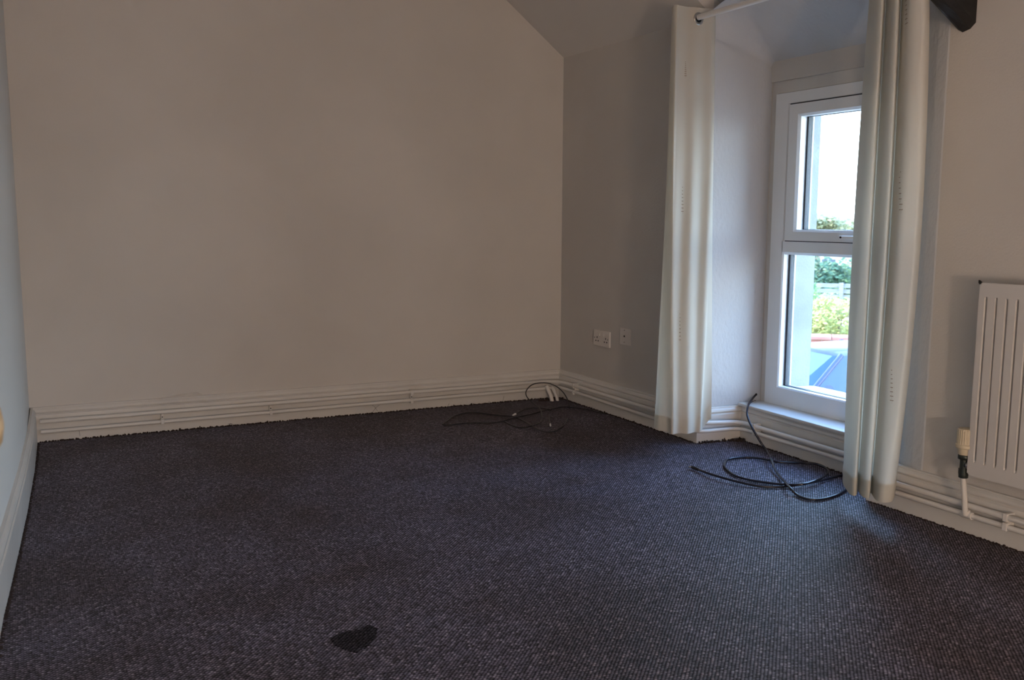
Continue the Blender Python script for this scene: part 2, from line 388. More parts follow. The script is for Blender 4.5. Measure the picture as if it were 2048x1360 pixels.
# added second window, outside the frame, brightens the left wall
w2 = Root('added_window', (3.0, -.85, .17)); tag(w2.e, kind='structure')
w2.part(ring(W2A, W2B, .17, 1.60, .07, 2.985, 3.05), 'window_frame', M_upvc)
b2 = MB(); b2.box((3.024, W2A+.06, .22), (3.028, W2B-.06, 1.55)); w2.part(b2, 'pane', M_glass)

# ------------------------------------------------------------------ pipes
def bend(pts, r=.035, n=5):
    out = [Vector(pts[0])]
    for i in range(1, len(pts)-1):
        p = Vector(pts[i]); a = (Vector(pts[i-1])-p); b = (Vector(pts[i+1])-p)
        k = min(r, a.length*.45, b.length*.45); A = p + a.normalized()*k; B = p + b.normalized()*k
        for j in range(n+1):
            t = j/n; out.append(A*(1-t)**2 + p*2*t*(1-t) + B*t*t)
    out.append(Vector(pts[-1])); return out
PO = .045     # pipe centre line off the wall
XP = XW-PO
yb = lambda x: backy(x)-PO
pipes = Root('heating_pipes', (XP, 3.2, 0))
tag(pipes.e, 'pair of white painted heating pipes clipped along the skirting of back and window walls', 'pipes')
up = MB(); zu, zl = .1010, .0575
up.tube(bend([(.045, yb(.045), zu-.003), (XP-.07, yb(XP-.07), zu), (XP, yb(XP)-.05, zu), (XP, YL-.052, zu), (2.835, 3.152, .092), (2.800, 2.225, .092), (XP, 2.205, zu), (XP, -1.5, zu)], .05), .0100, 10)
pipes.part(up, 'pipe', M_pipe)
lo = MB()
lo.tube(bend([(.045, yb(.045), zl-.006), (2.585, yb(2.585), zl+.004)], .03), .0092, 10)
pipes.part(lo, 'pipe', M_pipe)
lo = MB()
lo.tube(bend([(XP, 4.385, zl+.012), (XP, YL+.1, zl+.002), (XP, YL-.052, zl+.004), (2.835, 3.152, .064), (2.800, 2.225, .066), (XP, 2.205, .070), (XP, -1.5, .072)], .05), .0090, 10)
pipes.part(lo, 'pipe', M_pipe)
# two stubs dropping through the floor in the corner
st = MB(); st.tube([(2.55, yb(2.55)-.006, .075), (2.556, yb(2.55)-.045, .03), (2.560, yb(2.55)-.055, -.01)], .011, 10); pipes.part(st, 'pipe_drop', M_pipe)
st = MB(); st.tube([(2.585, yb(2.58)-.004, .07), (2.590, yb(2.58)-.05, .02), (2.592, yb(2.58)-.06, -.01)], .009, 10); pipes.part(st, 'pipe_drop', M_pipe)
def clip(x, y, dx, dy, z0, z1, both=True):
    """saddle clip: block to the wall plus a strap round each pipe; (dx,dy) along the wall"""
    b = MB(); n = Vector((dy, -dx)); 
    if n.x*(1.2-x)+n.y*(3-y) < 0: n = -n
    def blk(z, h, d0, d1, w):
        p = [Vector((x, y))+Vector((dx, dy))*s*w + n*d for s, d in ((-1, d0), (1, d0), (1, d1), (-1, d1))]
        b.prism([(q.x, q.y) for q in p], z-h, z+h)
    blk(z0, .0125, -.027, .0115, .0075); blk((z0+z1)/2, .012, -.027, .000, .0055)
    if both: blk(z1, .0125, -.027, .0115, .0075)
    return b
d = Vector((1, -.051)).normalized()
for px, both in ((328, False), (545, False), (823, True)):
    p = at_plane(px, 835, 1, 4.45); x = p.x
    q = clip(x, yb(x), d.x, d.y, zl-.003, zu-.002, both); c = pipes.part(q, 'pipe_clip', M_pipe, bevel=.002)
    h = MB(); h.lathe([(.003, 0), (.003, .002)], (x, yb(x)-.0025, (zl+zu)/2-.004), 'Y', 8); pipes.part(h, 'clip_screw', M_black, c)
for yy in (4.222, 1.715, .9): pipes.part(clip(XP, yy, 0, 1, zl+.008 if yy > 3 else .072, zu), 'pipe_clip', M_pipe, bevel=.002)
pipes.part(clip(2.831, 3.047, .043, 1, .0645, .092), 'pipe_clip', M_pipe, bevel=.002)

# ------------------------------------------------------------------ radiator and valve
RXF = 2.572; RY0, RY1 = 0.78, 1.826; RZ0, RZ1 = .214, .812
rad = Root('radiator', (2.61, 1.3, RZ0)); tag(rad.e, 'white ribbed panel radiator fixed to the window wall at the right edge', 'radiator')
b = MB()
cols = [RY1, RY1-.004]; xs = [RXF+.012, RXF]
y = RY1-.014; pitch = .0335
def xr(y, z):
    e_ = 1.0
    for lo_, hi_ in ((RZ0+.042, RZ0+.052), ): e_ = min(e_, max(0, (z-lo_)/(hi_-lo_)))
    e_ = min(e_, max(0, (RZ1-.042-z)/.010))
    k = ((RY1-.020-y) % pitch)/pitch        # 0..1, groove around .0
    g = 1.0 if k < .24 else 0.0
    if k < .06: g = k/.06
    elif .18 < k < .24: g = (.24-k)/.06
    if y > RY1-.018 or y < RY0+.02: g = 0
    return RXF + .0125*g*max(0, min(1, e_))
ys = []; yy = RY1-.004
while yy > RY0+.004: ys.append(yy); yy -= .00165
zs = [RZ0+.004, RZ0+.042, RZ0+.047, RZ0+.052, RZ1-.052, RZ1-.047, RZ1-.042, RZ1-.004]
vs = [(xr(a, z), a, z) for a in ys for z in zs]; m = len(zs)
b.add(vs, [(i*m+j, i*m+j+1, (i+1)*m+j+1, (i+1)*m+j) for i in range(len(ys)-1) for j in range(m-1)], False)
# rolled edges
b.box((RXF+.0005, RY0, RZ0), (RXF+.012, RY1, RZ0+.006)); b.box((RXF+.0005, RY0, RZ1-.006), (RXF+.012, RY1, RZ1))
b.box((RXF+.0005, RY1-.006, RZ0), (RXF+.012, RY1, RZ1)); b.box((RXF+.0005, RY0, RZ0), (RXF+.012, RY0+.006, RZ1))
b.box((RXF+.014, RY0+.004, RZ0+.004), (RXF+.018, RY1-.004, RZ1-.004))
rad.part(b, 'front_panel', M_rad)
b = MB(); b.box((RXF+.055, RY0+.01, RZ0+.01), (RXF+.065, RY1-.01, RZ1-.01))
n = int((RY1-RY0-.06)/.03)
for i in range(n): b.box((RXF+.016, RY0+.03+i*.03, RZ0+.05), (RXF+.055, RY0+.032+i*.03, RZ1-.05))
rad.part(b, 'rear_panel', M_rad)
b = MB()
b.box((RXF+.01, RY0, RZ1-.012), (RXF+.066, RY1, RZ1-.008)); b.box((RXF+.01, RY1-.003, RZ0+.03), (RXF+.066, RY1, RZ1-.008)); rad.part(b, 'top_grille', M_rad)
b = MB(); b.prism([(1.872, .806), (1.884, .814), (1.884, .805), (1.862, .783), (1.838, .786), (1.838, .799)], RXF+.075, RXF+.081, axis=0)
b.box((RXF+.06, 1.80, .775), (XW, 1.822, .800)); b.box((RXF+.079, 1.80, .786), (RXF+.085, 1.845, .80))
rad.part(b, 'bracket', M_black)
# valve
VY = 1.846; VX = 2.585
val = Root('radiator_valve', (VX, VY, .07)); tag(val.e, 'cream ribbed thermostatic valve on a white upright pipe beside the radiator', 'valve')
b = MB(); prof = []
seg = 48; pts = [(.0150, .2925), (.0270, .293), (.0285, .296), (.0285, .304), (.0262, .306), (.0262, .350), (.0225, .3545), (.0, .3565)]
vs = []
for r, z in pts:
    for k in range(seg):
        a = 2*PI*k/seg; rr = r - (.0014 if (k % 2 and .305 < z < .353) else 0); vs.append((VX+rr*math.cos(a), VY+rr*math.sin(a), z))
b.add(vs, [(i*seg+k, i*seg+(k+1) % seg, (i+1)*seg+(k+1) % seg, (i+1)*seg+k) for i in range(len(pts)-1) for k in range(seg)])
b.lathe([(.0195, .272), (.0235, .2935)], (VX, VY, 0), 'Z', 24)
val.part(b, 'valve_head', M_cream)
b = MB(); b.lathe([(.0165, .256), (.0195, .258), (.0195, .270), (.0165, .272)], (VX, VY, 0), 'Z', 24)
b.lathe([(.0125, .226), (.0125, .258)], (VX, VY, 0), 'Z', 16); b.lathe([(.0155, .208), (.0155, .226)], (VX, VY, 0), 'Z', 6)
b.lathe([(.0105, .196), (.0145, .198), (.0145, .208)], (VX, VY, 0), 'Z', 16)
b.tube([(VX, VY, .240), (VX, RY1-.006, .240)], .0115, 12); 
val.part(b, 'valve_body', M_dmetal)
b = MB(); b.lathe([(.0135, 0), (.0135, .008)], (VX, RY1-.001, .240), 'Y', 6); val.part(b, 'union_nut', M_metal)
b = MB(); b.tube([(VX, VY, .20), (XP-.012, VY, .072)], .0088, 12); val.part(b, 'pipe', M_pipe)
b = MB(); b.tube([(XP-.002, VY-.018, .071), (XP-.002, VY+.018, .071)], .0118, 12); b.tube([(XP-.004, VY, .072), (XP-.010, VY, .088)], .0118, 12); val.part(b, 'tee_joint', M_pipe)

# ------------------------------------------------------------------ sockets
def plate(name, y0, y1, z0, z1, label):
    r = Root(name, (XW, (y0+y1)/2, z0)); tag(r.e, label, 'socket')
    b = MB(); b.box((XW-.0095, y0, z0), (XW+.002, y1, z1)); r.part(b, 'face_plate', M_plug, bevel=.002)
    return r
s1 = plate('power_socket', 3.945, 4.094, .339, .421, 'white double power socket with two switches, low on window wall near the corner')
b = MB()
for cy_ in (3.978, 4.058):
    b = MB()
    for dy_, dz_, w_, h_ in ((0, .022, .003, .0045), (-.011, .004, .0045, .003), (.011, .004, .0045, .003)):
        b.box((XW-.0102, cy_+dy_-w_, .361+dz_-h_), (XW-.0092, cy_+dy_+w_, .361+dz_+h_))
    s1.part(b, 'pin_holes', M_black)
for cy_ in (3.998, 4.038):
    b = MB(); b.prism([(XW-.009, .392), (XW-.0135, .396), (XW-.0105, .411), (XW-.009, .411)], cy_-.006, cy_+.006, axis=1); s1.part(b, 'switch', M_plug)
for cy_ in (3.958, 4.081):
    b = MB(); b.lathe([(.003, 0), (.003, .0006)], (XW-.0102, cy_, .380), 'X', 8); s1.part(b, 'screw', M_dmetal)
s2 = plate('aerial_socket', 3.765, 3.850, .372, .456, 'white single outlet plate with one round dark hole, right of the double socket')
b = MB(); b.lathe([(.0050, 0), (.0050, .0012)], (XW-.0105, 3.811, .416), 'X', 16); s2.part(b, 'jack_hole', M_black)
for z in (.386, .446):
    b = MB(); b.lathe([(.0026, 0), (.0026, .0006)], (XW-.0101, 3.811, z), 'X', 8); s2.part(b, 'screw', M_dmetal)

# ------------------------------------------------------------------ curtain rail and curtains
RODX, RODZ = 2.535, 1.823
rod = Root('curtain_rail', (RODX, 2.6, RODZ)); tag(rod.e, 'slim cream curtain rail spanning the window recess near the ceiling', 'curtain rail')
b = MB(); b.tube([(RODX, 3.255, RODZ), (RODX, 1.86, RODZ)], .0118, 16); rod.part(b, 'pole', M_pipe)
for yy in (3.245, 1.92):
    b = MB(); b.tube([(XW-.001, yy, RODZ), (RODX, yy, RODZ)], .006, 8); b.lathe([(.02, 0), (.02, .006)], (XW-.007, yy, RODZ), 'X', 16); rod.part(b, 'bracket', M_pipe)
for yy, s in ((3.255, 1), (1.86, -1)):
    b = MB(); b.lathe([(.012, 0), (.018, .01), (.020, .022), (.012, .036), (0.002, .04)] if s > 0 else [(.002, -.04), (.012, -.036), (.020, -.022), (.018, -.01), (.012, 0)], (RODX, yy, RODZ), 'Y', 16); rod.part(b, 'finial', M_pipe)

class Sheet:
    """curtain surface from plan control points (x, y) at the top, bottom and (optionally) middle"""
    def __init__(s, top, bot, zt, zb, mid=None, per=9):
        f = lambda q: spline([(p[0], p[1], 0) for p in q], per)
        s.t = f(top); s.b = f(bot); s.m = f(mid) if mid else None; s.zt = zt; s.zb = zb; s.n = len(s.t)
    def P(s, u, v):      # u index float 0..n-1 ; v 0 top .. 1 bottom
        i = min(int(u), s.n-2); k = u-i
        T = s.t[i].lerp(s.t[i+1], k); B = s.b[i].lerp(s.b[i+1], k)
        if s.m:
            Mi = s.m[i].lerp(s.m[i+1], k)
            a = T*(1-v)*(1-2*v) + Mi*4*v*(1-v) + B*v*(2*v-1)
        else: a = T.lerp(B, v)
        w = .0035*math.sin(9*v+u*.35)*v
        zt = s.zt(u/(s.n-1)) if callable(s.zt) else s.zt; zb = s.zb(u/(s.n-1)) if callable(s.zb) else s.zb
        return Vector((a.x+w, a.y+w*.6, zt+(zb-zt)*v))
    def grid(s, nv=60, v0=0, v1=1, u0=0, u1=None, lift=0):
        b = MB(); u1 = u1 if u1 is not None else s.n-1; nu = max(2, int((u1-u0)*1.0)+1); vs = []
        for i in range(nu):
            for j in range(nv+1):
                vs.append(s.P(u0+(u1-u0)*i/(nu-1), v0+(v1-v0)*j/nv))
        b.add(vs, [(i*(nv+1)+j, i*(nv+1)+j+1, (i+1)*(nv+1)+j+1, (i+1)*(nv+1)+j) for i in range(nu-1) for j in range(nv)], True)
        return b
    def nrm(s, u, v):
        a = s.P(u+.2, v)-s.P(u-.2, v); c = s.P(u, v+.003)-s.P(u, v-.003); n = a.cross(c).normalized()
        return n if n.dot(CAM-s.P(u, v)) > 0 else -n
def cp(lst, z): return [(x, y_for(px, x, z)) for px, x in lst]
# left curtain
ZT = 1.862
Ltop = cp([(1372, 2.62), (1354, 2.54), (1392, 2.62), (1352, 2.51), (1404, 2.62), (1350, 2.475), (1346, 2.425), (1354, 2.425), (1360, 2.445), (1375, 2.487), (1392, 2.523), (1408, 2.563), (1425, 2.60), (1431, 2.635), (1429, 2.645)], ZT)
Lmid = cp([(1362, 2.62), (1340, 2.53), (1382, 2.62), (1336, 2.49), (1398, 2.62), (1334, 2.455), (1332, 2.43), (1341, 2.415), (1348, 2.428), (1363, 2.468), (1382, 2.506), (1398, 2.556), (1415, 2.59), (1421, 2.61), (1424, 2.64)], .9)
Lbot = cp([(1352, 2.60), (1322, 2.52), (1370, 2.60), (1316, 2.48), (1380, 2.60), (1314, 2.45), (1313, 2.42), (1334, 2.44), (1343, 2.425), (1357, 2.465), (1374, 2.490), (1389, 2.540), (1400, 2.560), (1404, 2.60), (1422, 2.635)], .1)
Lz = lambda u: .086 + (.045 if u > .93 else 0)*min(1, (u-.93)/.05)
SLc = Sheet(Ltop, Lbot, ZT, Lz, Lmid)
cl = Root('curtain', (2.54, 3.25, 1.86)); tag(cl.e, 'cream cotton eyelet curtain hanging left of the window, lit white by daylight', 'curtain', 'pair of curtains at the window')
cl.part(SLc.grid(70), 'curtain_cloth', M_cloth, fix=False)
# right curtain
rz = 1.862
Rpx = [(2, 2.62), (6, 2.56), (14, 2.505), (27, 2.495), (31, 2.55), (42, 2.49), (53, 2.485), (57, 2.54), (68, 2.475), (88, 2.478), (99, 2.50), (104, 2.56), (100, 2.62)]
Rt = cp([(1742+p*1.13, x) for p, x in Rpx], rz)
Rm = cp([(1700+p*1.33+4, x) for p, x in Rpx], .95)
Rb = cp([(1684+p*1.0, x) for p, x in Rpx], .06)
SRc = Sheet(Rt, Rb, rz, lambda u: .052+.034*u, Rm)
cr = Root('curtain', (2.54, 2.18, 1.86)); tag(cr.e, 'cream cotton curtain hanging right of the window, shadowed on its room side', 'curtain', 'pair of curtains at the window')
cr.part(SRc.grid(70), 'curtain_cloth', M_cloth, fix=False)
# hems: a doubled strip of cloth at the foot
def hem(sh, root, v0):
    b = MB(); nu = sh.n; vs = []
    for i in range(nu):
        for v in (v0, 1.0):
            p = sh.P(i, v); nn = sh.nrm(min(max(i, .3), nu-1.3), v-.004); vs.append(p+nn*.0016)
    b.add(vs, [(2*i, 2*i+1, 2*i+3, 2*i+2) for i in range(nu-1)], True); root.part(b, 'hem', M_cloth, fix=False)
hem(SLc, cl, .962); hem(SRc, cr, .965)
# rows of embroidered dashes: quads laid on the cloth
def find_u(sh, px, v):
    best = None
    for i in range(0, (sh.n-1)*6):
        u = i/6; p = sh.P(u, v); q = proj(p)[0]
        dcam = (p-CAM).length
        if abs(q-px) < 2.5 and (best is None or dcam < best[0]-.01): best = (dcam, u)
    return best[1] if best else sh.n*.6
def stitch(sh, root, px, z0, z1, ztop, zbot, n=8, flip=False):
    b = MB()
    for i in range(n):
        z = z0+(z1-z0)*i/(n-1); v = (ztop-z)/(ztop-zbot); u = find_u(sh, px, v)
        w = .35+.13*i; h = .0012
        vs = []
        for du in (-w, -w/3, w/3, w):
            for dz in (h, -h):
                vv = v-dz/(ztop-zbot); p = sh.P(u+du, vv); vs.append(p+sh.nrm(u+du, vv)*.0012)
        b.add(vs, [(2*k, 2*k+1, 2*k+3, 2*k+2) for k in range(3)])
        if i >= n-4:      # short bar joining dashes
            p = [sh.P(u+w*.2, v), sh.P(u+w*.2+.07, v), sh.P(u+w*.2+.07, v+.006), sh.P(u+w*.2, v+.006)]; nn = sh.nrm(u, v)*.0013
            b.add([q+nn for q in p], [(0, 1, 2, 3)])
    root.part(b, 'embroidery', M_stitch, fix=False)
stitch(SLc, cl, 1367, 1.13, 1.03, ZT, .086); stitch(SLc, cl, 1362, .60, .49, ZT, .086); stitch(SLc, cl, 1373, 1.64, 1.585, ZT, .086)
stitch(SRc, cr, 1800, 1.14, 1.02, rz, .052); stitch(SRc, cr, 1786, .50, .40, rz, .052); stitch(SRc, cr, 1812, 1.70, 1.60, rz, .052)
# eyelet rings where the cloth is threaded on the rail
def eyelet(root, c, ax, nm='eyelet'):
    b = MB(); seg, rs = 24, 8; R, r = .0205, .0042; a3 = Vector(ax).normalized(); a1 = a3.cross(Vector((0,0,1))).normalized(); a2 = a3.cross(a1)
    vs = []
    for i in range(seg):
        t = 2*PI*i/seg; dr = a1*math.cos(t)+a2*math.sin(t)
        for j in range(rs):
            s_ = 2*PI*j/rs; vs.append(Vector(c)+dr*(R+r*math.cos(s_)*1.3)+a3*r*.6*math.sin(s_))
    b.add(vs, [(i*rs+j, i*rs+(j+1) % rs, ((i+1) % seg)*rs+(j+1) % rs, ((i+1) % seg)*rs+j) for i in range(seg) for j in range(rs)], True)
    root.part(b, nm, M_metal)
def cross_u(sh, v, x):
    out = []
    for i in range(sh.n-1):
        a, c = sh.P(i, v), sh.P(i+1, v)
        if (a.x-x)*(c.x-x) < 0: out.append(i+(x-a.x)/(c.x-a.x))
    return out
vE = (ZT-RODZ+.006)/(ZT-.086)
for sh, root in ((SLc, cl), (SRc, cr)):
    for u in cross_u(sh, vE, RODX):
        p = sh.P(u, vE); a = sh.P(u+.3, vE)-sh.P(u-.3, vE); a.z = 0
        n_ = a.cross(Vector((0, 0, 1))).normalized()
        if n_.dot(CAM-p) < 0: n_ = -n_
        eyelet(root, p+n_*.002, n_)
        b = MB(); b.lathe([(.0195, -.001), (.0195, .001)], (0, 0, 0), 'Z', 20)
        o = b.build('eyelet_opening', M_black); o.data.transform(Matrix.Translation(p+n_*.001-root.loc) @ n_.to_track_quat('Z', 'Y').to_matrix().to_4x4()); o.parent = root.e

# ------------------------------------------------------------------ ceiling beam
bm_ = Root('wooden_beam', (2.66, 2.0, 1.6)); tag(bm_.e, 'black painted timber brace rising off the window wall at the top right corner', 'beam')
b = MB(); a = math.radians(29); dx, dz = -math.cos(a), math.sin(a)
prof = [(1.966, 1.604), (1.985, 1.588), (2.012, 1.583), (2.027, 1.592), (2.030, 1.70), (1.966, 1.71)]
n = 14; vs = []
for i in range(n+1):
    t = i/n*1.5
    for (py_, pz_) in prof:
        j = .003*math.sin(i*2.1+py_*90)*(1 if i else .3)
        vs.append((2.668+dx*t, py_+j, pz_+dz*t+j))
k = len(prof)
b.add(vs, [(i*k+j, i*k+(j+1) % k, (i+1)*k+(j+1) % k, (i+1)*k+j) for i in range(n) for j in range(k)] + [tuple(range(k)), tuple(range(n*k+k-1, n*k-1, -1))])
bm_.part(b, 'timber', M_beam)

# ------------------------------------------------------------------ knob on the left wall
kx, ky, kz = -.128, 1.6, .682
kb = Root('wall_knob', (kx-.02, ky, kz)); tag(kb.e, 'round pale wooden knob on the left wall, cut off by the left edge', 'knob')
b = MB(); b.lathe([(.026, -.012), (.026, .002), (.016, .010), (.013, .030), (.020, .040), (.036, .052), (.044, .068), (.041, .082), (.026, .091), (.004, .0945)], (kx, ky, kz), 'X', 28)
kb.part(b, 'knob', M_wood)

# ------------------------------------------------------------------ cables on the floor
def fl_(px, py, z=.005): p = at_plane(px, py, 2, z); return (p.x, p.y, z)
def fy(px, py, y): p = at_plane(px, py, 1, y); return tuple(p)
c1 = Root('aerial_cable', (2.2, 4.1, 0)); tag(c1.e, 'thin black cable looped on the carpet in the far corner', 'cable')
P1 = [fl_(1212,828), fl_(1195,824.5), fl_(1180,820), fl_(1150,815.5), fl_(1125,814), fl_(1105,818), fl_(1083,823,.009), fl_(1060,829,.008), fl_(1040,833,.010), fl_(1020,838,.010), fl_(1010,841), fl_(990,845),
      fl_(965,846), fl_(940,845.5), fl_(915,848), fl_(900,850), fl_(888,850), fl_(886,848,.008), fl_(893,843), fl_(905,834), fl_(925,827), fl_(950,825), fl_(975,828), fl_(1000,831), fl_(1025,833,.010),
      fl_(1045,841), fl_(1065,852,.010), fl_(1080,860,.012), fl_(1097,864,.014), fl_(1115,860,.018), fl_(1130,848,.03)]
P1 += [fy(1137,830,4.07), fy(1138,812,4.14), fy(1133,795,4.20), fy(1122,780,4.25), fy(1105,769,4.29), fy(1085,765.5,4.31), fy(1065,769,4.30), fy(1053,781,4.27), fy(1053,792,4.24), fy(1063,804,4.22)]
P1 += [fl_(1080,818,.022), fl_(1083,830,.012), fl_(1083,842), fl_(1072,849,.010), fl_(1055,854,.010), fl_(1038,855), fl_(1022,850), fl_(1008,843.5,.010)]
b = MB(); b.tube(spline(P1, 6), .0029, 8); c1.part(b, 'cord', M_cable)
b = MB(); b.tube(spline([fl_(1103,820,.010), fl_(1092,818,.010), fl_(1070,816,.008), fl_(1052,818), fl_(1036,825), fl_(1031,828)], 6), .0026, 8); c1.part(b, 'cord', M_cable)
b = MB(); b.tube([fl_(1031,828,.008), fl_(1026,830.5,.008)], [.0055, .0045], 8); o = c1.part(b, 'plug', M_upvc); o['label'] = 'small white plug end'
c3 = Root('cable_stub', fl_(1100, 851, 0)); tag(c3.e, 'short black cable stub with a white tip on the carpet inside the far cable loop', 'cable')
b = MB(); b.tube([fl_(1098,829,.006), fl_(1099,840,.005), fl_(1100.5,848,.006)], .0026, 8); c3.part(b, 'cord', M_cable)
b = MB(); b.tube([fl_(1100.5,848,.006), fl_(1101,851.5,.006)], .004, 8); c3.part(b, 'tip', M_upvc)

c2 = Root('thick_cable', (2.5, 2.7, 0)); tag(c2.e, 'thick blue-black cable coiled on the carpet under the window, rising to the sill', 'cable')
hole1 = (2.955, 3.200, .196); 
A = at_plane(1512, 789, 1, 3.200); B = at_plane(1510, 803, 1, 3.198)
P2 = [tuple(A), fy(1506,796,3.185), fy(1499,806,3.145), fy(1495,816,3.105), fy(1494,828,3.070), fy(1498,842,3.045), fy(1504,855,3.02), fy(1512,869,3.0), fy(1521,884,2.985), fy(1531,899,2.95)]
P2 += [fl_(1540,914,.03), fl_(1546,928,.020), fl_(1551,940,.014), fl_(1560,953,.010), fl_(1572,966,.020), fl_(1581,977,.022), fl_(1591,987,.008), fl_(1602,994,.006), fl_(1618,998.5,.006), fl_(1640,999,.006), fl_(1662,994,.006), fl_(1682,986,.006), fl_(1700,974,.006), fl_(1716,958,.006),
       fl_(1712,950,.006), fl_(1682,951,.006), fl_(1658,957,.009), fl_(1630,963.5,.013), fl_(1600,969,.012), fl_(1570,973,.008), fl_(1540,974,.006), fl_(1510,971,.008), fl_(1475,963.5,.012), fl_(1440,954,.014), fl_(1412,945,.012), fl_(1396,939,.008)]
b = MB(); b.tube(spline(P2, 6), .0048, 10); c2.part(b, 'cord', M_cable2)
b = MB(); b.tube(spline([tuple(B), fy(1504,804,3.18), fy(1498,808,3.140), fy(1495,816,3.106)], 6), .0034, 8); c2.part(b, 'branch_cord', M_cable)
P3 = [fl_(1606,968.5,.021), fl_(1590,970,.016), fl_(1560,968.5,.008), fl_(1530,965,.006), fl_(1500,960,.006), fl_(1472,952,.006), fl_(1455,940,.006), fl_(1449.5,930,.006), fl_(1456,919,.006), fl_(1475,915.5,.006), fl_(1500,915,.006), fl_(1528,918,.010), fl_(1552,923.5,.008),
      fl_(1580,925.5,.006), fl_(1615,926,.006), fl_(1635,928.5,.006), fl_(1650,935,.006), fl_(1656,943,.006), fl_(1650,951,.010), fl_(1636,959,.022), fl_(1615,966.5,.022), fl_(1606,968.5,.021)]
b = MB(); b.tube(spline(P3, 6), .0045, 10); c2.part(b, 'coil', M_cable2)
b = MB(); b.tube([fl_(1396,939,.008), fl_(1389,936,.009), fl_(1384,934.5,.009)], [.006, .0075, .0065], 8); c2.part(b, 'plug', M_cable)
b = MB(); b.tube([fl_(1384,934.5,.009), fl_(1378,933.5,.009)], [.0045, .0035], 8); o = c2.part(b, 'plug_tip', M_metal)
for q in (A, B):
    b = MB(); b.lathe([(.006, -.002), (.0065, .0)], (q.x, q.y, q.z), 'Y', 10); c2.part(b, 'wall_grommet', M_black)

# ------------------------------------------------------------------ carpet patch and ragged edge
pt = MB(); poly = [fl_(px, py, 0)[:2] for px, py in ((660,1278),(676,1268),(700,1262),(722,1259),(738,1249),(755,1258),(752,1272),(738,1292),(712,1306),(690,1300),(668,1290))]
pt.prism(poly, .0002, .0012); o = pt.build('worn_patch', M_patch, floor); o['label'] = 'dark flattened patch in the carpet'
fg = MB()
def tufts(p0, p1, n, hmin, hmax, spread=.006):
    a, c = Vector(p0), Vector(p1)
    for i in range(n):
        t = (i+random.random())/n; q = a.lerp(c, t); 
        h = random.uniform(hmin, hmax)*.7*(1.8 if random.random() < .06 else 1); r = random.uniform(.0032, .0060)
        q = q+Vector((random.uniform(-spread, spread), random.uniform(-spread, spread)))
        vs = [(q.x+r*math.cos(k*PI/2.5+t*40), q.y+r*math.sin(k*PI/2.5+t*40), -.001) for k in range(5)]
        vs += [(q.x+random.uniform(-.002,.002)+r*.8*math.cos(k*PI/2.5+t*40), q.y+r*.8*math.sin(k*PI/2.5+t*40), h*.7) for k in range(5)] + [(q.x, q.y, h)]
        fg.add(vs, [(k, (k+1) % 5, 5+(k+1) % 5, 5+k) for k in range(5)]+[(5+k, 5+(k+1) % 5, 10) for k in range(5)], True)
tufts((.04, backy(0)-.026), (2.62, backy(2.62)-.026), 620, .004, .011)
tufts((2.640, 4.40), (2.640, 3.24), 230, .003, .008); tufts((2.65, 3.205), (2.865, 3.178), 60, .006, .016, .007); tufts((2.862, 3.165), (2.828, 2.29), 170, .004, .008)
tufts((2.640, 2.24), (2.640, 1.2), 200, .003, .006); tufts((2.83, 3.165), (2.86, 3.15), 24, .012, .024, .010); tufts((2.50, 4.38), (2.63, 4.36), 60, .008, .020, .014)
for i in range(len(LB)-3): tufts((LB[i][0]+.004, LB[i][1]-.01), (LB[i+1][0]+.004, LB[i+1][1]), 60, .002, .005, .003)
M_fringe = mat('frayed_yarn', (.050,.038,.036), .95, spec=.1); o = fg.build('carpet_fringe', M_fringe, floor); o['kind'] = 'stuff'
# loose strands standing against the skirting
ls = MB()
for px, py, w, h in ((455,858,10,10),(470,855,-14,7),(160,872,-4,18),(745,824,14,14),(755,822,-12,12),(975,812,6,8),(1005,806,3,14),(895,815,4,8),(1020,808,-10,4)):
    a = at_plane(px, py, 1, backy(.03*px/13)-.03); a.z = max(a.z, .004)
    q = at_plane(px+w, py-h, 1, backy(.03*px/13)-.03)
    m_ = (a+q)/2 + Vector((0, -.004, .006)); ls.tube(spline([tuple(a), tuple(m_), tuple(q)], 5), .0006, 5)
o = ls.build('loose_strands', M_patch, floor); o['kind'] = 'stuff'
# lifted flap of wallpaper above the back skirting
fp = MB(); q0 = at_plane(318, 795, 1, 4.55); q1 = at_plane(393, 783, 1, 4.55); q2 = at_plane(405, 788, 1, 4.55)
def bw(x): return backy(x)
vs = [(q0.x, bw(q0.x)-.001, .158), (q1.x, bw(q1.x)-.010, q1.z), (q2.x, bw(q2.x)-.001, .158), (q1.x-.02, bw(q1.x)-.001, .157)]
fp.add(vs + [(v[0], v[1]+.0006, v[2]-.0006) for v in vs], [(0,1,3), (1,2,3), (4,7,5), (5,7,6), (0,4,5,1), (1,5,6,2)])
o = fp.build('wallpaper_flap', M_back); tag(o, 'small lifted flap of wall lining above the back skirting, towards the left', 'wallpaper')

# ------------------------------------------------------------------ added warm fill on a lamp stand, unseen behind the camera
pl = Root('fill_lamp', (0.45, -2.0, 0)); tag(pl.e, 'low lamp added as warm fill on the carpet behind the viewer, out of view', 'lamp')
b = MB(); b.lathe([(.09, 0), (.09, .012), (.02, .03)], (.45, -2.0, 0), 'Z', 24); pl.part(b, 'base', M_metal)
b = MB(); b.tube([(.45, -2.0, .03), (.45, -2.0, .36)], .008, 10); pl.part(b, 'stem', M_metal)
b = MB(); b.lathe([(.018, .355), (.020, .38), (.016, .40)], (.45, -2.0, 0), 'Z', 16); pl.part(b, 'lamp_holder', M_upvc)
bd = bpy.data.lights.new('fill_light', 'POINT'); bd.energy = FILL_POWER; bd.color = (1.0, .745, .56); bd.shadow_soft_size = .12  # added warm fill that lifts the walls
bo = bpy.data.objects.new('fill_light', bd); C.objects.link(bo); bo.location = (0.45, -2.0, .52)

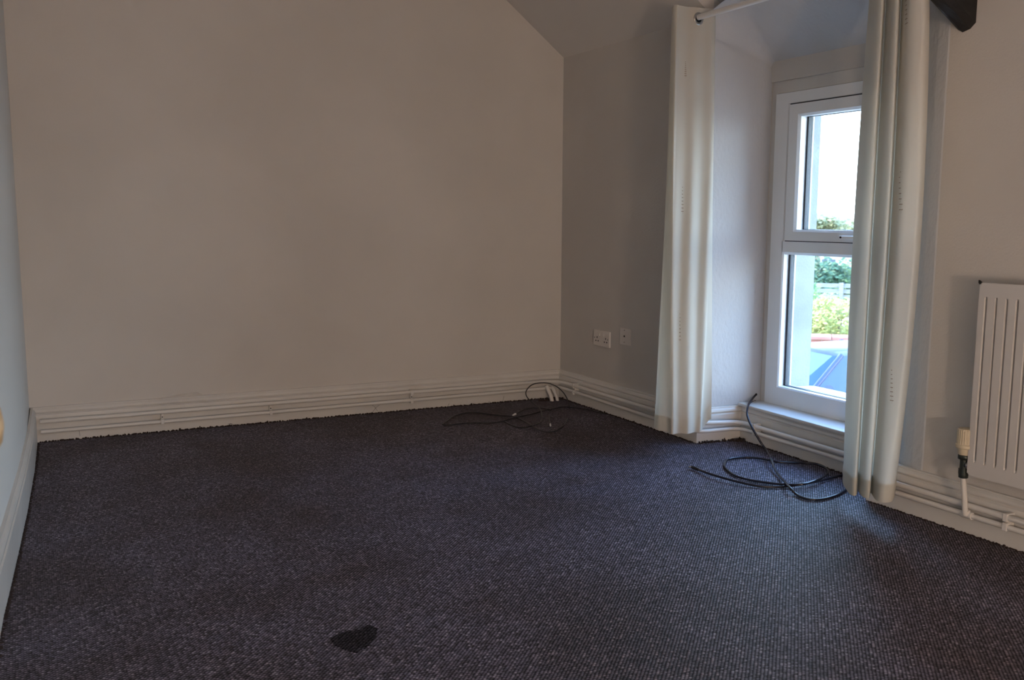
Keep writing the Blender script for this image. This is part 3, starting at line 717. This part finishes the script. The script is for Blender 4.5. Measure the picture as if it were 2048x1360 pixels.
# ------------------------------------------------------------------ outside
G = -2.25
M_ground = mottle(mat('sandy_tarmac', (.4,.35,.28), .9), (.30,.26,.20), (.40,.35,.28), .6, 5)
M_grass = mottle(mat('grass', (.2,.3,.1), .9), (.10,.15,.04), (.22,.27,.09), .9, 6)
g = MB(); g.prism([(3.25,-60),(140,-60),(140,140),(3.25,140)], G-.2, G)
g.prism([(-80,-80),(140,-80),(140,-60),(-80,-60)], G-.2, G); g.prism([(-80,-60),(3.25,-60),(3.25,-2.9),(-80,-2.9)], G-.2, G)
tag(g.build('ground', M_ground), kind='structure')
g = MB(); g.add([(12,8,G+.03),(120,8,G+.5),(120,130,G+.8),(2,130,G+.8),(8,25,G+.03)], [(0,1,2,3,4)])
def ray_at(px, dist):      # plan point seen at pixel column px, at a given horizontal distance
    p = at_plane(px, 439, 0, 3.0); d = Vector((p.x, p.y)).normalized(); return d*dist
def z_at(py, dist, px=1660):
    p = at_plane(px, py, 0, 3.0); return 1+(p.z-1)/Vector((p.x, p.y)).length*dist
# --- car
M_car = mat('dark_blue_paint', (.035,.045,.12), .3, spec=.35)
M_cglass = mat('car_glass', (.02,.045,.09), .08, spec=.45)
M_tyre = mat('tyre', (.02,.02,.02), .8); M_lamp = mat('headlamp', (.7,.7,.7), .1)
car = empty('car', (0, 0, 0)); tag(car, 'dark blue hatchback car parked outside below the window', 'car')
L_, Wd = 4.0, .84
def cbody():
    # rings along the length: (x, half width, z low, z belt, )
    st = [(2.02,.55,.32,.58,.58),(1.92,.74,.24,.68,.70),(1.5,.82,.20,.80,.84),(1.0,.84,.20,.86,.93),(.62,.84,.20,.90,.98),(0,.85,.20,.92,.95),(-.8,.85,.20,.93,.96),(-1.5,.84,.20,.94,.97),(-1.85,.80,.24,.93,.96),(-2.0,.66,.34,.80,.84)]
    b = MB(); vs = []
    for x, w, z0, zb, zt in st:
        vs += [(x, -w*.85, z0), (x, -w, z0+.14), (x, -w, (z0+zb)/2+.05), (x, -w*.97, zb), (x, -w*.6, zt), (x, 0, zt+.015), (x, w*.6, zt), (x, w*.97, zb), (x, w, (z0+zb)/2+.05), (x, w, z0+.14), (x, w*.85, z0)]
    k = 11; n = len(st)
    b.add(vs, [(i*k+j, (i+1)*k+j, (i+1)*k+j+1, i*k+j+1) for i in range(n-1) for j in range(k-1)] + [(i*k, i*k+k-1, (i+1)*k+k-1, (i+1)*k) for i in range(n-1)] + [tuple(range(k)), tuple(range(n*k-1, n*k-k-1, -1))], True)
    return b
cb = cbody().build('body', M_car, car)
# cabin: lower ring at belt, upper ring at roof
lowr = [(.80, -.62), (.62, -.80), (-1.5, -.79), (-1.85, -.62), (-1.85, .62), (-1.5, .79), (.62, .80), (.80, .62)]
upr = [(-.02, -.50), (-.10, -.58), (-1.15, -.57), (-1.40, -.46), (-1.40, .46), (-1.15, .57), (-.10, .58), (-.02, .50)]
b = MB(); n = 8
b.add([(x, y, .95) for x, y in lowr] + [(x, y, 1.40) for x, y in upr], [(i, (i+1) % n, (i+1) % n+n, i+n) for i in range(n)], False)
b.build('cabin_glass', M_cglass, car)
b = MB(); b.add([(x, y, 1.395) for x, y in upr] + [(x*.97-.02, y*.8, 1.445) for x, y in upr], [(i, (i+1) % n, (i+1) % n+n, i+n) for i in range(n)] + [tuple(range(8, 16))], True)
b.build('roof', M_car, car)
for i in (0, 1, 2, 3, 4, 5, 6, 7):
    if i in (0, 7): continue
    a = Vector((*lowr[i], .95)); c = Vector((*upr[i], 1.41)); q = MB(); q.tube([a, c], .035 if i in (1, 6) else .05, 8); q.build('pillar', M_car, car)
for s in (-1, 1):
    q = MB(); q.tube([(-.55, s*.82, .95), (-.6, s*.585, 1.41)], .03, 6); q.build('pillar', M_car, car)
    q = MB(); q.tube([(.42, s*.84, .98), (.44, s*.98, 1.04)], [.03, .075], 8); q.build('wing_mirror', M_car, car)
    for x in (1.28, -1.3):
        q = MB(); q.lathe([(.20, -.09), (.30, -.09), (.31, 0), (.30, .09), (.20, .09)], (x, s*.76, .31), 'Y', 24); t_ = q.build('wheel', M_tyre, car)
        q = MB(); q.lathe([(.19, -.02), (.19, .02)], (x, s*.84, .31), 'Y', 20); q.build('hub', M_metal, t_)
    q = MB(); q.lathe([(.10, 0), (.11, .06), (.06, .10)], (1.84, s*.56, .66), 'X', 16); q.build('headlamp', M_lamp, car)
for s in (-1, 1):
    q = MB(); q.tube([(.72, s*.1-.2, .985), (.45, s*.1+.15, 1.16)], .012, 6); q.build('wiper', M_tyre, car)
cp_ = ray_at(1672, 12.9); car.location = (cp_.x+.35, cp_.y+.75, G)
view = math.atan2(cp_.y, cp_.x)
car.rotation_euler = (0, 0, view + PI - math.radians(48))
# --- brick wall behind the car
M_brick = mottle(mat('red_brick', (.3,.1,.08), .9), (.22,.07,.05), (.34,.13,.09), 5, 4)
M_mortar = mat('mortar', (.35,.32,.28), .9)
M_cope = mottle(mat('red_coping', (.3,.1,.08), .9), (.26,.10,.08), (.38,.17,.13), 3, 4)
c_ = ray_at(1665, 17.5); perp = Vector((-c_.y, c_.x)).normalized()
bwl = empty('garden_wall', (c_.x, c_.y, G)); bwl.rotation_euler = (0, 0, math.atan2(perp.y, perp.x)+.06); tag(bwl, 'low red brick garden wall behind the car', 'wall')
ztop = z_at(669, 17.5)-G
q = MB(); q.box((-4, -.10, 0), (4, .10, ztop-.08)); q.build('wall_core', M_mortar, bwl)
def one_brick():
    q = MB(); q.box((-.1075, -.115, -.0325), (.1075, .115, .0325)); return q.build('brick', M_brick, bwl, bevel=.006)
b0 = one_brick(); first = True
for r in range(5):
    for i in range(22):
        o = b0 if first else b0.copy()
        if not first: C.objects.link(o); o.parent = bwl
        first = False
        o.location = (-2.5+i*.225+(.11 if r % 2 else 0), random.uniform(-.003, .003), ztop-.08-.045-r*.075)
cb_ = None
for i in range(14):
    if cb_ is None:
        q = MB(); q.prism([(-.16, 0), (.16, 0), (.16, .05), (0, .085), (-.16, .05)], -.22, .22, axis=0); cb_ = q.build('coping_stone', M_cope, bwl); o = cb_
    else: o = cb_.copy(); C.objects.link(o); o.parent = bwl
    o.location = (-3.0+i*.45, 0, ztop-.08)
# --- foliage
def leaf_mat(name, c1, c2):
    m = mat(name, c1, .6); N, L, bb = nodes(m)
    ob = N.new('ShaderNodeTexNoise'); ob.inputs['Scale'].default_value = 5; r = N.new('ShaderNodeValToRGB'); t = N.new('ShaderNodeTexCoord')
    r.color_ramp.elements[0].color = (*c1, 1); r.color_ramp.elements[1].color = (*c2, 1); r.color_ramp.elements[0].position = .38; r.color_ramp.elements[1].position = .6
    L.new(t.outputs['Object'], ob.inputs['Vector']); L.new(ob.outputs[0], r.inputs[0]); L.new(r.outputs[0], bb.inputs['Base Color'])
    tr = N.new('ShaderNodeBsdfTranslucent'); mx = N.new('ShaderNodeMixShader'); mx.inputs[0].default_value = .3
    L.new(r.outputs[0], tr.inputs[0]); L.new(bb.outputs[0], mx.inputs[1]); L.new(tr.outputs[0], mx.inputs[2]); L.new(mx.outputs[0], N['Material Output'].inputs[0])
    return m
M_yel = leaf_mat('yellow_green_leaves', (.20,.22,.04), (.42,.40,.12))
M_mid = leaf_mat('mid_green_leaves', (.05,.13,.04), (.20,.30,.08))
M_drk = leaf_mat('blue_green_leaves', (.03,.09,.05), (.12,.20,.09))
M_aut = leaf_mat('pale_olive_leaves', (.20,.22,.10), (.40,.38,.20))
M_bark = mottle(mat('bark', (.15,.1,.07), .9), (.12,.08,.05), (.22,.16,.11), 8, 4)
def bush(name, px, dist, zlo, zhi, w, m, label, cat, n=2600, leaf=.06, trunk=False):
    c = ray_at(px, dist); o = empty(name, (c.x, c.y, G)); tag(o, label, cat)
    H = zhi-G; z0 = zlo-G; b = MB()
    lobes = [(random.uniform(-w, w)*.7, random.uniform(-w, w)*.5, z0+(H-z0)*random.uniform(.15, .85), random.uniform(.3, .5)) for _ in range(16)]
    lobes.append((0, 0, z0+(H-z0)*.55, .6))
    for i in range(n):
        lx, ly, lz, lr = random.choice(lobes)
        d = Vector((random.gauss(0, 1), random.gauss(0, 1), random.gauss(0, 1))).normalized()*random.uniform(.75, 1.05)
        p = Vector((lx+d.x*lr*w, ly+d.y*lr*w, lz+d.z*lr*(H-z0)*.55))
        if p.z > H: p.z = H-random.random()*.1*H
        if p.z < .02: p.z = .05
        a = Vector((random.gauss(0,1), random.gauss(0,1), random.gauss(0,1))).normalized(); c2 = a.orthogonal().normalized(); s = leaf*random.uniform(.6, 1.3)
        b.add([p-a*s, p+c2*s*.45+a*s*.1, p+a*s, p-c2*s*.45+a*s*.1], [(0, 1, 2, 3)])
    f = b.build('leaves', m, o, fix=False); f['kind'] = 'stuff'
    q = MB()
    base = Vector((0, 0, 0))
    for lx, ly, lz, lr in lobes[:7]:
        q.tube(spline([(lx*.1, ly*.1, 0), (lx*.3, ly*.3, lz*.5), (lx, ly, lz)], 4), [.05*w*(1-.8*k/8) for k in range(9)], 6)
    q.build('stems', M_bark, o)
    return o
bush('shrub', 1690, 18.6, -1.9, z_at(598, 18.6), 1.0, M_yel, 'bright yellow-green shrub just behind the garden wall', 'shrub', 5200, .05)
bush('shrub', 1618, 20.6, -1.9, z_at(566, 20.6), .55, M_mid, 'fresh green shrub at the left of the view, beside the yellow one', 'shrub', 2600, .05)
bush('shrub', 1655, 22.6, -1.9, z_at(586, 22.6), .7, M_aut, 'pale twiggy shrub rising behind the yellow one', 'shrub', 1700, .045)
bush('tree', 1640, 28.5, -1.6, z_at(512, 28.5), 1.25, M_drk, 'dark green bushy tree behind the rail fence, on the left', 'tree', 4200, .08)
bush('tree', 1706, 33, -1.6, z_at(526, 33), 1.2, M_mid, 'mid green bushy tree behind the rail fence, on the right', 'tree', 3600, .08)
bush('tree', 1640, 46, .1, z_at(424, 46), 1.6, M_aut, 'tall pale olive tree against the sky', 'tree', 5200, .11)
bush('tree', 1716, 52, .1, z_at(432, 52), 2.0, M_aut, 'distant pale tree at the right of the window view', 'tree', 4200, .12)
# --- rail fence
M_rail = mottle(mat('weathered_wood', (.4,.4,.38), .9), (.16,.16,.15), (.24,.235,.22), 6, 4, stretch=(1, 6, 6))
c_ = ray_at(1690, 25); fe = empty('rail_fence', (c_.x, c_.y, G)); perp = Vector((-c_.y, c_.x)).normalized(); fe.rotation_euler = (0, 0, math.atan2(perp.y, perp.x)-.1)
tag(fe, 'grey weathered rail fence between the shrubs and the trees', 'fence')
for zt in (z_at(567, 25), z_at(578, 25), z_at(589, 25)):
    q = MB(); q.box((-4, -.02, zt-G-.10), (4, .02, zt-G)); q.build('rail', M_rail, fe)
for i in range(5):
    q = MB(); q.box((-4+i*2-.05, .02, 0), (-4+i*2+.05, .12, z_at(565, 25)-G)); q.build('post', M_rail, fe)
# --- white house beyond
M_white = mat('white_render', (.75,.74,.72), .8); M_slate = mat('slate', (.16,.17,.19), .7); M_hglass = mat('dark_pane', (.06,.08,.1), .1)
c_ = ray_at(1690, 62); hs = empty('house', (c_.x, c_.y, G)); perp = Vector((-c_.y, c_.x)).normalized(); hs.rotation_euler = (0, 0, math.atan2(perp.y, perp.x))
tag(hs, 'white rendered house with slate roof glimpsed between the trees', 'house')
zr = z_at(492, 62)-G
q = MB(); q.box((-5, -3, -1), (5, 3, zr)); q.build('wall', M_white, hs)
q = MB(); q.prism([(-3.3, zr), (3.3, zr), (0, zr+.9)], -5.2, 5.2, axis=0); q.build('roof', M_slate, hs)
for x in (-3.2, -1.2, .8, 2.8):
    q = MB(); q.box((x-.4, 2.98, zr-1.9), (x+.4, 3.06, zr-.7)); q.build('window', M_hglass, hs)
    q = MB(); q.box((x-.4, -3.06, zr-1.9), (x+.4, -2.98, zr-.7)); q.build('window', M_hglass, hs)
